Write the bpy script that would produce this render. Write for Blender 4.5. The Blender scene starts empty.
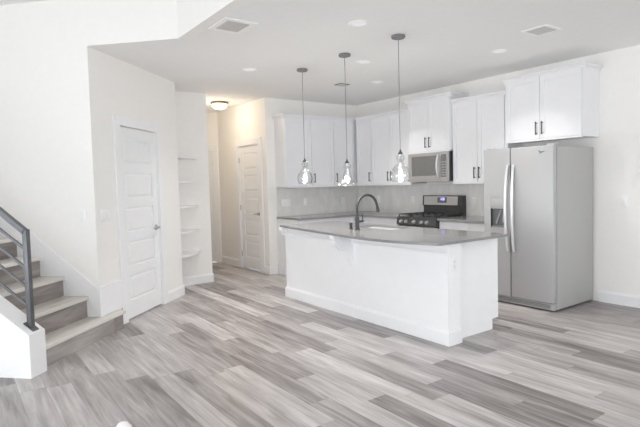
import bpy, bmesh, math, random
from mathutils import Matrix, Vector
random.seed(4)
C = bpy.context.scene.collection
PI = math.pi
H = 2.792          # kitchen ceiling
HL = 3.25          # living room ceiling

# ------------------------------------------------------------------ camera
cam_d = bpy.data.cameras.new('camera'); cam = bpy.data.objects.new('camera', cam_d); C.objects.link(cam)
rot = Matrix(((0.587749, -0.027476, 0.808577), (0.808612, 0.052577, -0.585988), (-0.026412, 0.998239, 0.053119)))
cam.matrix_world = Matrix.Translation((7.0086, -5.9246, 1.4253)) @ rot.to_4x4()
cam_d.sensor_fit = 'HORIZONTAL'; cam_d.sensor_width = 36; cam_d.lens = 508.836 / 640 * 36
cam_d.shift_x = (320 - 321.039) / 640; cam_d.shift_y = (210.711 - 213.5) / 640
cam_d.clip_start = 0.05
bpy.context.scene.camera = cam

# ------------------------------------------------------------------ world, daylight, exposure
w = bpy.data.worlds.new('daylight'); bpy.context.scene.world = w; w.use_nodes = True
w.node_tree.nodes['Background'].inputs['Color'].default_value = (0.93, 0.96, 1.0, 1)
w.node_tree.nodes['Background'].inputs['Strength'].default_value = 1.5
def daylight(name, loc, rx, rz, sx, sz, power):
    l = bpy.data.lights.new(name, 'AREA'); l.shape = 'RECTANGLE'; l.size = sx; l.size_y = sz
    l.energy = power; l.color = (0.94, 0.968, 1.0)
    o = bpy.data.objects.new(name, l); C.objects.link(o); o.location = loc; o.rotation_euler = (rx, 0, rz)
    return o
# each stands just outside one of the living room windows and shines in
WIN_S = (1.2, 4.2, 7.2, 9.9)        # window centres in the wall at y = -10
WIN_E = (-7.9, -4.6, -1.7)          # window centres in the wall at x = 11.2
for x, p in zip(WIN_S, (24, 92, 84, 20)): daylight('window_daylight', (x, -10.35, 1.15), PI / 2, 0, 2.2, 2.2, p)
for y, p in zip(WIN_E, (36, 44, 56)): daylight('window_daylight', (11.55, y, 1.55), PI / 2, PI / 2, 2.2, 2.3, p)
vs = bpy.context.scene.view_settings
vs.view_transform = 'Standard'; vs.look = 'None'; vs.gamma = 1; vs.use_curve_mapping = False
vs.exposure = 0.46
bpy.context.scene.cycles.max_bounces = 16; bpy.context.scene.cycles.diffuse_bounces = 12

# ------------------------------------------------------------------ materials
def nodes(name):
    m = bpy.data.materials.new(name); m.use_nodes = True
    return m, m.node_tree.nodes, m.node_tree.links, m.node_tree.nodes['Principled BSDF']
def pm(name, col, rough=0.5, metal=0.0, var=0.03, scale=6.0, stretch=(1, 1, 1), bump=0.0, emit=None, coat=0.0, spec=0.5):
    m, n, l, b = nodes(name)
    tc = n.new('ShaderNodeTexCoord'); mp = n.new('ShaderNodeMapping'); mp.inputs['Scale'].default_value = stretch
    nz = n.new('ShaderNodeTexNoise'); nz.inputs['Scale'].default_value = scale; nz.inputs['Detail'].default_value = 4
    l.new(tc.outputs['Object'], mp.inputs['Vector']); l.new(mp.outputs['Vector'], nz.inputs['Vector'])
    r = n.new('ShaderNodeValToRGB')
    r.color_ramp.elements[0].position = 0.3; r.color_ramp.elements[1].position = 0.7
    r.color_ramp.elements[0].color = tuple(max(0, c * (1 - var)) for c in col) + (1,)
    r.color_ramp.elements[1].color = tuple(min(1, c * (1 + var)) for c in col) + (1,)
    l.new(nz.outputs['Fac'], r.inputs['Fac']); l.new(r.outputs['Color'], b.inputs['Base Color'])
    b.inputs['Roughness'].default_value = rough; b.inputs['Metallic'].default_value = metal
    b.inputs['Coat Weight'].default_value = coat; b.inputs['Specular IOR Level'].default_value = spec
    if bump:
        bp = n.new('ShaderNodeBump'); bp.inputs['Strength'].default_value = bump; bp.inputs['Distance'].default_value = 0.002
        l.new(nz.outputs['Fac'], bp.inputs['Height']); l.new(bp.outputs['Normal'], b.inputs['Normal'])
    if emit:
        b.inputs['Emission Color'].default_value = tuple(emit[0]) + (1,); b.inputs['Emission Strength'].default_value = emit[1]
    return m

def planks(name, width, length, cols, rough, rotz=0.0, seam=0.5):
    """long vinyl planks running along X: each plank its own tone, streaky grain, thin seams"""
    m, n, l, b = nodes(name)
    def math_(op, a, c=None, d=None):
        q = n.new('ShaderNodeMath'); q.operation = op
        for i, v in enumerate((a, c, d)):
            if v is None: continue
            if isinstance(v, (int, float)): q.inputs[i].default_value = v
            else: l.new(v, q.inputs[i])
        return q.outputs[0]
    tc = n.new('ShaderNodeTexCoord'); mp = n.new('ShaderNodeMapping'); mp.inputs['Rotation'].default_value = (0, 0, rotz)
    l.new(tc.outputs['Object'], mp.inputs['Vector'])
    sp = n.new('ShaderNodeSeparateXYZ'); l.new(mp.outputs['Vector'], sp.inputs[0])
    x, y, z = sp.outputs
    yr = math_('DIVIDE', y, width); row = math_('FLOOR', yr); fy = math_('FRACT', yr)
    wn = n.new('ShaderNodeTexWhiteNoise'); wn.noise_dimensions = '1D'; l.new(row, wn.inputs['W'])
    xs = math_('ADD', math_('DIVIDE', x, length), math_('MULTIPLY', wn.outputs['Value'], 7.0))
    col = math_('FLOOR', xs); fx = math_('FRACT', xs)
    cv = n.new('ShaderNodeCombineXYZ'); l.new(row, cv.inputs[0]); l.new(col, cv.inputs[1])
    wp = n.new('ShaderNodeTexWhiteNoise'); wp.noise_dimensions = '2D'; l.new(cv.outputs[0], wp.inputs['Vector'])
    # grain, shifted from plank to plank
    gv = n.new('ShaderNodeCombineXYZ')
    l.new(math_('ADD', math_('MULTIPLY', x, 1.7), math_('MULTIPLY', wp.outputs['Value'], 37.0)), gv.inputs[0])
    l.new(math_('MULTIPLY', y, 26.0), gv.inputs[1]); l.new(math_('ADD', math_('MULTIPLY', z, 16.0), math_('MULTIPLY', wp.outputs['Value'], 11.0)), gv.inputs[2])
    gn = n.new('ShaderNodeTexNoise'); gn.inputs['Scale'].default_value = 1.0; gn.inputs['Detail'].default_value = 6
    gn.inputs['Roughness'].default_value = 0.6; gn.inputs['Distortion'].default_value = 0.7
    l.new(gv.outputs[0], gn.inputs['Vector'])
    bv = n.new('ShaderNodeCombineXYZ')
    l.new(math_('ADD', math_('MULTIPLY', x, 1.6), math_('MULTIPLY', wp.outputs['Value'], 53.0)), bv.inputs[0])
    l.new(math_('MULTIPLY', y, 7.0), bv.inputs[1]); l.new(math_('MULTIPLY', z, 7.0), bv.inputs[2])
    bn = n.new('ShaderNodeTexNoise'); bn.inputs['Scale'].default_value = 1.0; bn.inputs['Detail'].default_value = 3
    l.new(bv.outputs[0], bn.inputs['Vector'])
    t = math_('ADD', math_('MULTIPLY', wp.outputs['Value'], 0.62), math_('ADD', math_('MULTIPLY', math_('SUBTRACT', gn.outputs['Fac'], 0.5), 1.3), math_('MULTIPLY', math_('SUBTRACT', bn.outputs['Fac'], 0.5), 0.75)))
    t = math_('ADD', t, 0.13)
    r = n.new('ShaderNodeValToRGB')
    while len(r.color_ramp.elements) < len(cols): r.color_ramp.elements.new(0.5)
    for i, c in enumerate(cols):
        r.color_ramp.elements[i].position = i / (len(cols) - 1); r.color_ramp.elements[i].color = c + (1,)
    l.new(t, r.inputs['Fac'])
    edge = math_('MAXIMUM', math_('LESS_THAN', math_('MULTIPLY', fy, width), 0.0025), math_('LESS_THAN', math_('MULTIPLY', fx, length), 0.003))
    mx = n.new('ShaderNodeMix'); mx.data_type = 'RGBA'; l.new(math_('MULTIPLY', edge, seam), mx.inputs['Factor'])
    l.new(r.outputs['Color'], mx.inputs[6]); mx.inputs[7].default_value = (0.16, 0.14, 0.13, 1)
    l.new(mx.outputs[2], b.inputs['Base Color'])
    rg = math_('ADD', math_('MULTIPLY', gn.outputs['Fac'], 0.15), rough - 0.07); l.new(rg, b.inputs['Roughness'])
    bp = n.new('ShaderNodeBump'); bp.inputs['Strength'].default_value = 0.12; bp.inputs['Distance'].default_value = 0.002
    l.new(gn.outputs['Fac'], bp.inputs['Height']); l.new(bp.outputs['Normal'], b.inputs['Normal'])
    return m

def stone_tile(name):
    """pale grey polished tile with soft diagonal veining and hairline joints"""
    m, n, l, b = nodes(name)
    tc = n.new('ShaderNodeTexCoord'); mp = n.new('ShaderNodeMapping')
    mp.inputs['Rotation'].default_value = (0.5, 0.5, 0.3); mp.inputs['Scale'].default_value = (3.2, 3.2, 1.3)
    l.new(tc.outputs['Object'], mp.inputs['Vector'])
    nz = n.new('ShaderNodeTexNoise'); nz.inputs['Scale'].default_value = 1.6; nz.inputs['Detail'].default_value = 6; nz.inputs['Distortion'].default_value = 1.4
    l.new(mp.outputs['Vector'], nz.inputs['Vector'])
    r = n.new('ShaderNodeValToRGB')
    e = r.color_ramp.elements; e[0].position = 0.3; e[0].color = (0.72, 0.71, 0.69, 1); e[1].position = 0.7; e[1].color = (0.83, 0.82, 0.80, 1)
    l.new(nz.outputs['Fac'], r.inputs['Fac'])
    sp = n.new('ShaderNodeSeparateXYZ'); l.new(tc.outputs['Object'], sp.inputs[0])
    def M(op, a, c):
        q = n.new('ShaderNodeMath'); q.operation = op
        for i, v in enumerate((a, c)):
            if isinstance(v, (int, float)): q.inputs[i].default_value = v
            else: l.new(v, q.inputs[i])
        return q.outputs[0]
    hor = M('FRACT', M('DIVIDE', M('SUBTRACT', sp.outputs[0], sp.outputs[1]), 0.61), 0)
    ver = M('FRACT', M('DIVIDE', M('SUBTRACT', sp.outputs[2], 0.914), 0.305), 0)
    j = M('MAXIMUM', M('LESS_THAN', hor, 0.005), M('LESS_THAN', ver, 0.008))
    mx = n.new('ShaderNodeMix'); mx.data_type = 'RGBA'; l.new(M('MULTIPLY', j, 0.6), mx.inputs['Factor'])
    l.new(r.outputs['Color'], mx.inputs[6]); mx.inputs[7].default_value = (0.82, 0.81, 0.79, 1)
    l.new(mx.outputs[2], b.inputs['Base Color']); b.inputs['Roughness'].default_value = 0.3
    return m

def clear_glass(name, tint=(0.97, 0.98, 0.98)):
    m = bpy.data.materials.new(name); m.use_nodes = True; n = m.node_tree.nodes; l = m.node_tree.links; n.clear()
    out = n.new('ShaderNodeOutputMaterial'); mix = n.new('ShaderNodeMixShader'); tr = n.new('ShaderNodeBsdfTransparent'); gl = n.new('ShaderNodeBsdfGlossy')
    lw = n.new('ShaderNodeLayerWeight'); lw.inputs['Blend'].default_value = 0.42
    mr = n.new('ShaderNodeMapRange'); mr.inputs['From Min'].default_value = 0; mr.inputs['From Max'].default_value = 1; mr.inputs['To Min'].default_value = 0.05; mr.inputs['To Max'].default_value = 0.45
    nz = n.new('ShaderNodeTexNoise'); nz.inputs['Scale'].default_value = 30
    bp = n.new('ShaderNodeBump'); bp.inputs['Strength'].default_value = 0.15; bp.inputs['Distance'].default_value = 0.002
    l.new(nz.outputs['Fac'], bp.inputs['Height']); l.new(bp.outputs['Normal'], gl.inputs['Normal'])
    tr.inputs['Color'].default_value = tint + (1,); gl.inputs['Roughness'].default_value = 0.06
    l.new(lw.outputs['Facing'], mr.inputs['Value']); l.new(mr.outputs['Result'], mix.inputs['Fac'])
    l.new(tr.outputs[0], mix.inputs[1]); l.new(gl.outputs[0], mix.inputs[2]); l.new(mix.outputs[0], out.inputs['Surface'])
    return m

WALL = pm('warm_white_paint', (0.89, 0.875, 0.85), 0.75, var=0.01, scale=14, bump=0.06)
CEIL = pm('ceiling_paint', (0.87, 0.867, 0.86), 0.8, var=0.01, scale=14, bump=0.06)
TRIM = pm('white_trim_paint', (0.88, 0.88, 0.89), 0.4, var=0.01, scale=9)
CAB = pm('white_cabinet_paint', (0.81, 0.812, 0.833), 0.38, var=0.01, scale=9)
ISL = pm('white_island_paint', (0.93, 0.933, 0.945), 0.42, var=0.01, scale=9)
DOOR = pm('white_door_paint', (0.87, 0.875, 0.885), 0.4, var=0.01, scale=9)
FLOOR = planks('grey_vinyl_planks', 0.165, 1.22, [(0.165, 0.143, 0.139), (0.29, 0.262, 0.257), (0.42, 0.388, 0.382), (0.54, 0.507, 0.50), (0.69, 0.658, 0.648)], 0.33)
TREAD = planks('stair_tread_planks', 0.3, 3.0, [(0.54, 0.505, 0.465), (0.69, 0.655, 0.61), (0.82, 0.79, 0.745)], 0.33, rotz=PI / 2)
RISER = planks('stair_riser_planks', 0.6, 1.3, [(0.16, 0.138, 0.128), (0.32, 0.288, 0.27), (0.52, 0.485, 0.46)], 0.4, rotz=PI / 2)
QUARTZ = pm('grey_quartz', (0.26, 0.26, 0.263), 0.18, var=0.12, scale=60, coat=0.2)
TILE = stone_tile('veined_grey_tile')
STEEL = pm('brushed_stainless', (0.57, 0.57, 0.57), 0.32, metal=0.8, var=0.02, scale=8, stretch=(1, 1, 60))
STEELH = pm('polished_handle_steel', (0.78, 0.785, 0.80), 0.28, metal=0.35, var=0.02)
FRIDGE = pm('satin_stainless', (0.50, 0.50, 0.505), 0.5, metal=0.35, var=0.015, scale=8, stretch=(1, 1, 60))
FSIDE = pm('grey_appliance_side', (0.45, 0.445, 0.44), 0.45, var=0.02, scale=90)
BLACK = pm('black_enamel', (0.06, 0.06, 0.063), 0.3, var=0.1)
IRON = pm('cast_iron', (0.065, 0.065, 0.065), 0.6, var=0.15, scale=40)
BGLASS = pm('dark_oven_glass', (0.17, 0.17, 0.17), 0.08, var=0.05, coat=0.3)
GUN = pm('gunmetal', (0.055, 0.055, 0.06), 0.5, metal=0.0, var=0.05, spec=0.25)
RAIL = pm('grey_railing_steel', (0.13, 0.134, 0.142), 0.42, metal=0.35, var=0.04)
NICKEL = pm('satin_nickel', (0.5, 0.5, 0.5), 0.3, metal=1.0, var=0.03)
BRONZE = pm('aged_bronze', (0.25, 0.18, 0.11), 0.4, metal=0.7, var=0.08)
PLATE = pm('white_plastic', (0.90, 0.90, 0.895), 0.35, var=0.005)
SLOT = pm('dark_slot', (0.08, 0.08, 0.08), 0.6, var=0.05)
RODM = pm('grey_rod', (0.22, 0.22, 0.225), 0.4, metal=0.2)
VBACK = pm('vent_duct_grey', (0.22, 0.21, 0.21), 0.7)
GRILLE = pm('grey_vent_grille', (0.60, 0.585, 0.575), 0.6, var=0.03)
GLASS = clear_glass('clear_glass')
PANE = clear_glass('window_glass')
BULB = pm('lit_bulb', (1, 0.97, 0.9), 0.3, emit=((1.0, 0.95, 0.86), 1.2))
CANLIT = pm('lit_downlight_lens', (0.95, 0.95, 0.93), 0.4, emit=((1.0, 0.97, 0.92), 0.1))
BOWL = pm('lit_frosted_bowl', (0.95, 0.9, 0.8), 0.3, emit=((1.0, 0.80, 0.50), 1.6))
BLUE = pm('blue_clock_digits', (0.1, 0.1, 0.5), 0.4, emit=((0.25, 0.25, 1.0), 3.0))

# ------------------------------------------------------------------ mesh helpers
class MB:
    def __init__(s): s.bm = bmesh.new()
    def box(s, x0, x1, y0, y1, z0, z1, bev=0.0):
        vs_ = [s.bm.verts.new((x, y, z)) for x in (x0, x1) for y in (y0, y1) for z in (z0, z1)]
        fs = [s.bm.faces.new([vs_[i] for i in q]) for q in ((0, 1, 3, 2), (4, 6, 7, 5), (0, 4, 5, 1), (2, 3, 7, 6), (0, 2, 6, 4), (1, 5, 7, 3))]
        if bev:
            es = {e for f in fs for e in f.edges}
            bmesh.ops.bevel(s.bm, geom=list(es), offset=bev, segments=2, profile=0.5, affect='EDGES')
        return s
    def prism(s, pts, lo, hi, axis='z'):
        """polygon pts extruded along axis; pts given in the other two axes in order"""
        def P(a, b, c): return {'z': (a, b, c), 'y': (a, c, b), 'x': (c, a, b)}[axis]
        A = [s.bm.verts.new(P(a, b, lo)) for a, b in pts]; B = [s.bm.verts.new(P(a, b, hi)) for a, b in pts]
        s.bm.faces.new(A); s.bm.faces.new(B)
        for i in range(len(pts)):
            j = (i + 1) % len(pts); s.bm.faces.new((A[i], A[j], B[j], B[i]))
        return s
    def tube(s, path, r, seg=10, closed=False):
        pts = [Vector(p) for p in path]; rings = []
        rad = r if isinstance(r, (list, tuple)) else [r] * len(pts)
        up = Vector((0, 0, 1)); t0 = (pts[1] - pts[0]).normalized()
        nrm = t0.cross(up if abs(t0.z) < 0.95 else Vector((1, 0, 0))).normalized()
        for i, p in enumerate(pts):
            a = pts[max(i - 1, 0)]; b = pts[min(i + 1, len(pts) - 1)]; t = (b - a).normalized()
            nrm = (nrm - t * nrm.dot(t)).normalized(); bi = t.cross(nrm)
            rings.append([s.bm.verts.new(p + (nrm * math.cos(2 * PI * k / seg) + bi * math.sin(2 * PI * k / seg)) * rad[i]) for k in range(seg)])
        for A, B in zip(rings, rings[1:]):
            for k in range(seg): s.bm.faces.new((A[k], A[(k + 1) % seg], B[(k + 1) % seg], B[k]))
        s.bm.faces.new(rings[0]); s.bm.faces.new(rings[-1]); return s
    def lathe(s, prof, seg=28, c=(0, 0, 0), axis='z'):
        def P(r, h, a):
            x, y = r * math.cos(a), r * math.sin(a)
            q = {'z': (x, y, h), 'y': (x, h, y), 'x': (h, x, y)}[axis]
            return (q[0] + c[0], q[1] + c[1], q[2] + c[2])
        prev = None
        for r, h in prof:
            cur = [s.bm.verts.new(P(0, h, 0))] if r < 1e-6 else [s.bm.verts.new(P(r, h, 2 * PI * k / seg)) for k in range(seg)]
            if prev:
                for k in range(seg):
                    q = [prev[k % len(prev)], prev[(k + 1) % len(prev)], cur[(k + 1) % len(cur)], cur[k % len(cur)]]
                    u = []
                    for v in q:
                        if v not in u: u.append(v)
                    if len(u) > 2: s.bm.faces.new(u)
            prev = cur
        return s
    def bar(s, a, b, wx, wz):
        """square bar from a to b in a vertical x-z plane: wx thick along y, wz across"""
        a, b = Vector(a), Vector(b); t = (b - a).normalized(); n_ = Vector((-t.z, 0, t.x)) * wz / 2; y = Vector((0, wx / 2, 0))
        q = []
        for p in (a, b): q.append([s.bm.verts.new(p + n_ * i + y * j) for i, j in ((1, 1), (1, -1), (-1, -1), (-1, 1))])
        s.bm.faces.new(q[0]); s.bm.faces.new(q[1])
        for k in range(4): s.bm.faces.new((q[0][k], q[0][(k + 1) % 4], q[1][(k + 1) % 4], q[1][k]))
        return s
    def build(s, name, mat, parent=None, M=None, smooth=35, bevel=0.0):
        bmesh.ops.recalc_face_normals(s.bm, faces=s.bm.faces)
        me = bpy.data.meshes.new(name); s.bm.to_mesh(me); s.bm.free(); me.materials.append(mat)
        if smooth: me.shade_smooth(); me.set_sharp_from_angle(angle=math.radians(smooth))
        o = bpy.data.objects.new(name, me); C.objects.link(o)
        if parent: o.parent = parent
        if M is not None: o.matrix_world = M
        if bevel:
            b = o.modifiers.new('bevel', 'BEVEL'); b.width = bevel; b.segments = 2; b.limit_method = 'ANGLE'; b.angle_limit = math.radians(50); b.harden_normals = False
        return o

def tag(o, label, cat, group=None):
    o['label'] = label; o['category'] = cat
    if group: o['group'] = group
    return o
def thing(name, label, cat, M=None, group=None):
    o = bpy.data.objects.new(name, None); C.objects.link(o); o.empty_display_size = 0.1
    if M is not None: o.matrix_world = M
    return tag(o, label, cat, group)
def struct(o): o['kind'] = 'structure'; return o
def T(x, y, z=0, rz=0): return Matrix.Translation((x, y, z)) @ Matrix.Rotation(rz, 4, 'Z')
def dup(root, M, label, group):
    def cp(o, par):
        c = o.copy(); C.objects.link(c)
        if par: c.parent = par
        for ch in list(o.children): cp(ch, c)
        return c
    r = cp(root, None); r.matrix_world = M; r['label'] = label; r['group'] = group
    return r

# ------------------------------------------------------------------ key frames of the plan
P1 = Vector((0.4898, -3.4974)); DR = Vector((0.69229, -0.72162)); PER = Vector((0.72162, 0.69229)); LA = 1.814
A = P1 + DR * LA
HX = A + PER * 0.9271
def frame(o, ax): return T(o.x, o.y, 0, math.atan2(ax.y, ax.x))
FD = frame(P1, DR)        # diagonal closet wall: x runs to the left in the photo, front is +y
FL = frame(A, PER)        # stair wall: x runs to the right, front is -y
FB = T(0, 0, 0, -PI / 2)  # back wall (x = 0): local x = -world y, front is +y
FR = T(0, 0, 0, 0)        # range wall (y = 0): front is -y
FP = T(-1.759, -1.877)    # pantry door wall: front is -y
FE = frame(Vector((-1.759, -1.877)), PER)  # end wall of the hall: front is -y

def wall(name, M, x0, x1, y0, y1, z0, z1, holes=(), mat=None):
    b = MB(); cur = x0
    for a, c, lo, hi in sorted(holes):
        if a > cur: b.box(cur, a, y0, y1, z0, z1)
        if lo > z0: b.box(a, c, y0, y1, z0, lo)
        if hi < z1: b.box(a, c, y0, y1, hi, z1)
        cur = c
    if cur < x1: b.box(cur, x1, y0, y1, z0, z1)
    return struct(b.build(name, mat or WALL, M=M, smooth=0))

# ------------------------------------------------------------------ shell
b = MB(); b.box(-3.6, 11.2, -10, 0, -0.12, 0); struct(b.build('floor', FLOOR, smooth=0))
b = MB(); b.prism([(A.x - 0.04, A.y + 0.03), (HX.x - 0.015, HX.y + 0.05), (11.3, HX.y + 0.05), (11.3, 0.12), (-3.7, 0.12), (-3.7, A.y)], H, H + 0.15); struct(b.build('ceiling', CEIL, smooth=0))
b = MB(); b.box(-3.7, 11.3, -10.1, -3.9, HL, HL + 0.1); struct(b.build('ceiling', CEIL, smooth=0))
wall('wall_range', FR, -0.1, 11.3, 0, 0.1, 0, H)
wall('wall_back', FB, 0, 1.877, -0.1, 0, 0, H)
D2 = (0.80, 1.509, 0, 2.095)
wall('wall_pantry', FP, 0, 1.66, 0, 0.1, 0, H, [D2])
D3 = (-0.90, -0.12, 0, 2.095)
wall('wall_hall_end', FE, -1.34, 0, 0, 0.1, 0, H, [D3])
wall('wall_hall', T(0, 0), -2.8, -0.187, -2.92, -2.82, 0, H)
wall('wall_niche', T(0, 0), -0.187, -0.087, -3.597, -2.82, 0, H)
wall('wall_closet_side', T(0, 0), -0.087, P1.x - 0.04, -3.597, -3.4974, 0, H)
D1 = (0.552, 1.345, 0, 2.093)
wall('wall_closet', FD, 0, LA - 0.1, -0.1, 0, 0, H, [D1])
wall('wall_stair', FL, -5.2, 0, 0, 0.1, 0, HL)
wall('wall_header', FL, 0, 0.9271, 0, 0.1, H - 0.001, HL)
wall('wall_header', T(0, 0), HX.x, 11.2, HX.y, HX.y + 0.1, H - 0.001, HL)
wall('wall_south', T(0, 0), -3.6, 11.3, -10.1, -10, 0, HL, [(x - 1.1, x + 1.1, 0.05, 2.25) for x in WIN_S])
wall('wall_east', T(11.2, 0, 0, -PI / 2), 0, 10, 0, 0.1, 0, HL, [(-y - 1.1, -y + 1.1, 0.4, 2.7) for y in WIN_E])
wall('wall_west', T(-3.6, 0), -0.1, 0, -10, -2.7, 0, HL)
k = 1
for M, zl, zh in [(T(x, -10.05), 0.05, 2.25) for x in WIN_S] + [(T(11.25, y, 0, PI / 2), 0.4, 2.7) for y in WIN_E]:
    fr = MB()
    for a, c, lo, hi in ((-1.1, -1.04, zl, zh), (1.04, 1.1, zl, zh), (-1.04, 1.04, zl, zl + 0.06), (-1.04, 1.04, zh - 0.06, zh), (-0.03, 0.03, zl + 0.06, zh - 0.06)): fr.box(a, c, -0.04, 0.04, lo, hi)
    wf = struct(fr.build('window_%d' % k, TRIM, M=M, smooth=0)); k += 1
    MB().box(-1.04, 1.04, -0.004, 0.004, zl + 0.06, zh - 0.06).build('pane', PANE, wf, smooth=0)

# ------------------------------------------------------------------ trim and baseboards
def board(b, x0, x1, y0, dirn, h=0.13, t=0.016):
    """profiled baseboard on a wall face at y0 that projects towards dirn"""
    pr = [(y0, 0), (y0 + dirn * t, 0), (y0 + dirn * t, h - 0.022), (y0 + dirn * t * 0.6, h - 0.012), (y0 + dirn * t * 0.45, h), (y0, h)]
    b.prism(pr, x0, x1, 'x'); return b
def baseboard(name, M, runs, y0=0, dirn=1):
    b = MB()
    for x0, x1 in runs: board(b, x0, x1, y0, dirn)
    return struct(b.build(name, TRIM, M=M, smooth=0))
baseboard('baseboard_range', FR, [(4.2, 11.2)], 0, -1)
baseboard('baseboard_back', FB, [(1.735, 1.893)], 0, 1)
baseboard('baseboard_pantry', FP, [(0, 0.695), (1.614, 1.759)], 0, -1)
baseboard('baseboard_hall_end', FE, [(-1.3, -1.005), (-0.015, 0)], 0, -1)
baseboard('baseboard_niche', T(-0.087, 0, 0, -PI / 2), [(2.804, 3.497)], 0, 1)
baseboard('baseboard_hall', T(0, -2.82), [(-2.6, -0.071)], 0, 1)
baseboard('baseboard_closet_side', T(0, -3.4974), [(-0.087, 0.50)], 0, 1)
baseboard('baseboard_closet', FD, [(-0.016, 0.447)], 0, 1)

# ------------------------------------------------------------------ interior doors
def five_panel(b, x0, x1, z0, z1, f, d):
    """slab with five raised panels; f = front face y, d = +1/-1 outward"""
    yb = f - d * 0.036; ym = f - d * 0.016
    lo, hi = sorted((yb, ym)); b.box(x0, x1, lo, hi, z0, z1)
    lo, hi = sorted((ym, f)); st = 0.105; n = 5; rail = 0.095; bot = 0.19
    b.box(x0, x0 + st, lo, hi, z0, z1); b.box(x1 - st, x1, lo, hi, z0, z1)
    zz = z0; ph = (z1 - z0 - bot - 0.115 - rail * (n - 1)) / n
    b.box(x0 + st, x1 - st, lo, hi, z0, z0 + bot); zz = z0 + bot
    for i in range(n):
        px0, px1, pz0, pz1 = x0 + st, x1 - st, zz, zz + ph
        g = 0.016; e = 0.036; yy = f - d * 0.004
        o = [b.bm.verts.new((px, ym, pz)) for px, pz in ((px0 + g, pz0 + g), (px1 - g, pz0 + g), (px1 - g, pz1 - g), (px0 + g, pz1 - g))]
        q = [b.bm.verts.new((px, yy, pz)) for px, pz in ((px0 + e, pz0 + e), (px1 - e, pz0 + e), (px1 - e, pz1 - e), (px0 + e, pz1 - e))]
        b.bm.faces.new(q)
        for j in range(4): b.bm.faces.new((o[j], o[(j + 1) % 4], q[(j + 1) % 4], q[j]))
        zz += ph
        r = rail if i < n - 1 else 0.115
        b.box(x0 + st, x1 - st, lo, hi, zz, zz + r); zz += r
def room_door(name, M, op, d, hinge, depth=0.02):
    x0, x1, z0, z1 = op
    b = MB(); five_panel(b, x0 + 0.004, x1 - 0.004, 0.014, z1 - 0.006, -d * depth, d)
    root = struct(b.build(name, DOOR, M=M, smooth=0))
    c = MB(); cw = 0.105; ct = 0.018
    for a0, a1, lo, hi in ((x0 - cw, x0, 0, z1 + cw), (x1, x1 + cw, 0, z1 + cw), (x0, x1, z1, z1 + cw)):
        ya, yb = sorted((0, d * ct)); c.box(a0, a1, ya, yb, lo, hi, 0.004)
    ya, yb = sorted((-d * 0.1, 0))
    c.box(x0 - 0.004, x0 + 0.003, ya, yb, 0, z1); c.box(x1 - 0.003, x1 + 0.004, ya, yb, 0, z1)
    c.build('door_casing', TRIM, root, smooth=0)
    hs = 1 if hinge == 'hi' else -1
    hx = x1 if hinge == 'hi' else x0; kx = (x0 + 0.065) if hinge == 'hi' else (x1 - 0.065)
    for z in (0.25, 1.05, 1.86):
        MB().tube([(hx - hs * 0.004, d * (0.005 - depth * 0.5), z - 0.045), (hx - hs * 0.004, d * (0.005 - depth * 0.5), z + 0.045)], 0.007, 8).build('hinge', NICKEL, root)
    f = -d * depth
    hd = MB(); hd.lathe([(0, 0), (0.033, 0), (0.033, d * 0.007), (0.028, d * 0.012), (0.012, d * 0.014), (0.011, d * 0.05), (0, d * 0.05)], 20, (kx, f, 0.955), 'y')
    hd.tube([(kx, f + d * 0.045, 0.955), (kx + hs * 0.03, f + d * 0.05, 0.955), (kx + hs * 0.075, f + d * 0.046, 0.953), (kx + hs * 0.115, f + d * 0.04, 0.952)], [0.010, 0.010, 0.009, 0.008], 10)
    hd.build('door_handle', NICKEL, root)
    return root
room_door('door_1', FD, D1, 1, 'hi')
room_door('door_2', FP, D2, -1, 'lo')
room_door('door_3', FE, D3, -1, 'hi')
# ------------------------------------------------------------------ staircase against the left wall
RUN, RISE, SW = 0.2485, 0.1935, 0.936
st = thing('staircase', 'grey wood-look staircase climbing left beside the tall white wall', 'stairs', FL)
NST = 12
for i in range(NST):
    nose = 0.138 - RUN * i - (0.034 if i == 0 else 0); z = RISE * (i + 1) - (0.011 if i == 0 else 0)
    y0, y1 = (-SW, 0.0)
    t = MB(); rz = MB()
    if i == 0:
        # first step wraps past the wall corner to the closet door casing
        t.box(nose - RUN - 0.03, nose, -SW, 0, z - 0.034, z, 0.006)
        t.box(0.0, nose, 0, 0.275, z - 0.034, z, 0.006)
        rz.box(nose - 0.045, nose - 0.025, -SW, 0.26, 0, z - 0.034); rz.box(0.0, nose - 0.045, 0.24, 0.26, 0, z - 0.034)
    else:
        t.box(nose - RUN - 0.03, nose, y0, y1, z - 0.034, z, 0.006)
        rz.box(nose - 0.045, nose - 0.025, y0, y1, z - RISE - 0.012, z - 0.034)
    t.build('tread', TREAD, st); rz.build('riser', RISER, st)
b = MB(); sl = RISE / RUN
b.prism([(-2.6, 0.455 + 2.6 * sl), (0, 0.455), (0, 0), (-2.6, 2.6 * sl - 0.35)], -0.008, 0.0, 'y')
struct(b.build('trim_1', TRIM, M=FL, smooth=0))
b = MB(); b.box(LA - 0.378, LA + 0.016, 0, 0.016, 0.185, 0.475)
struct(b.build('trim_2', TRIM, M=FD, smooth=0))
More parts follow.
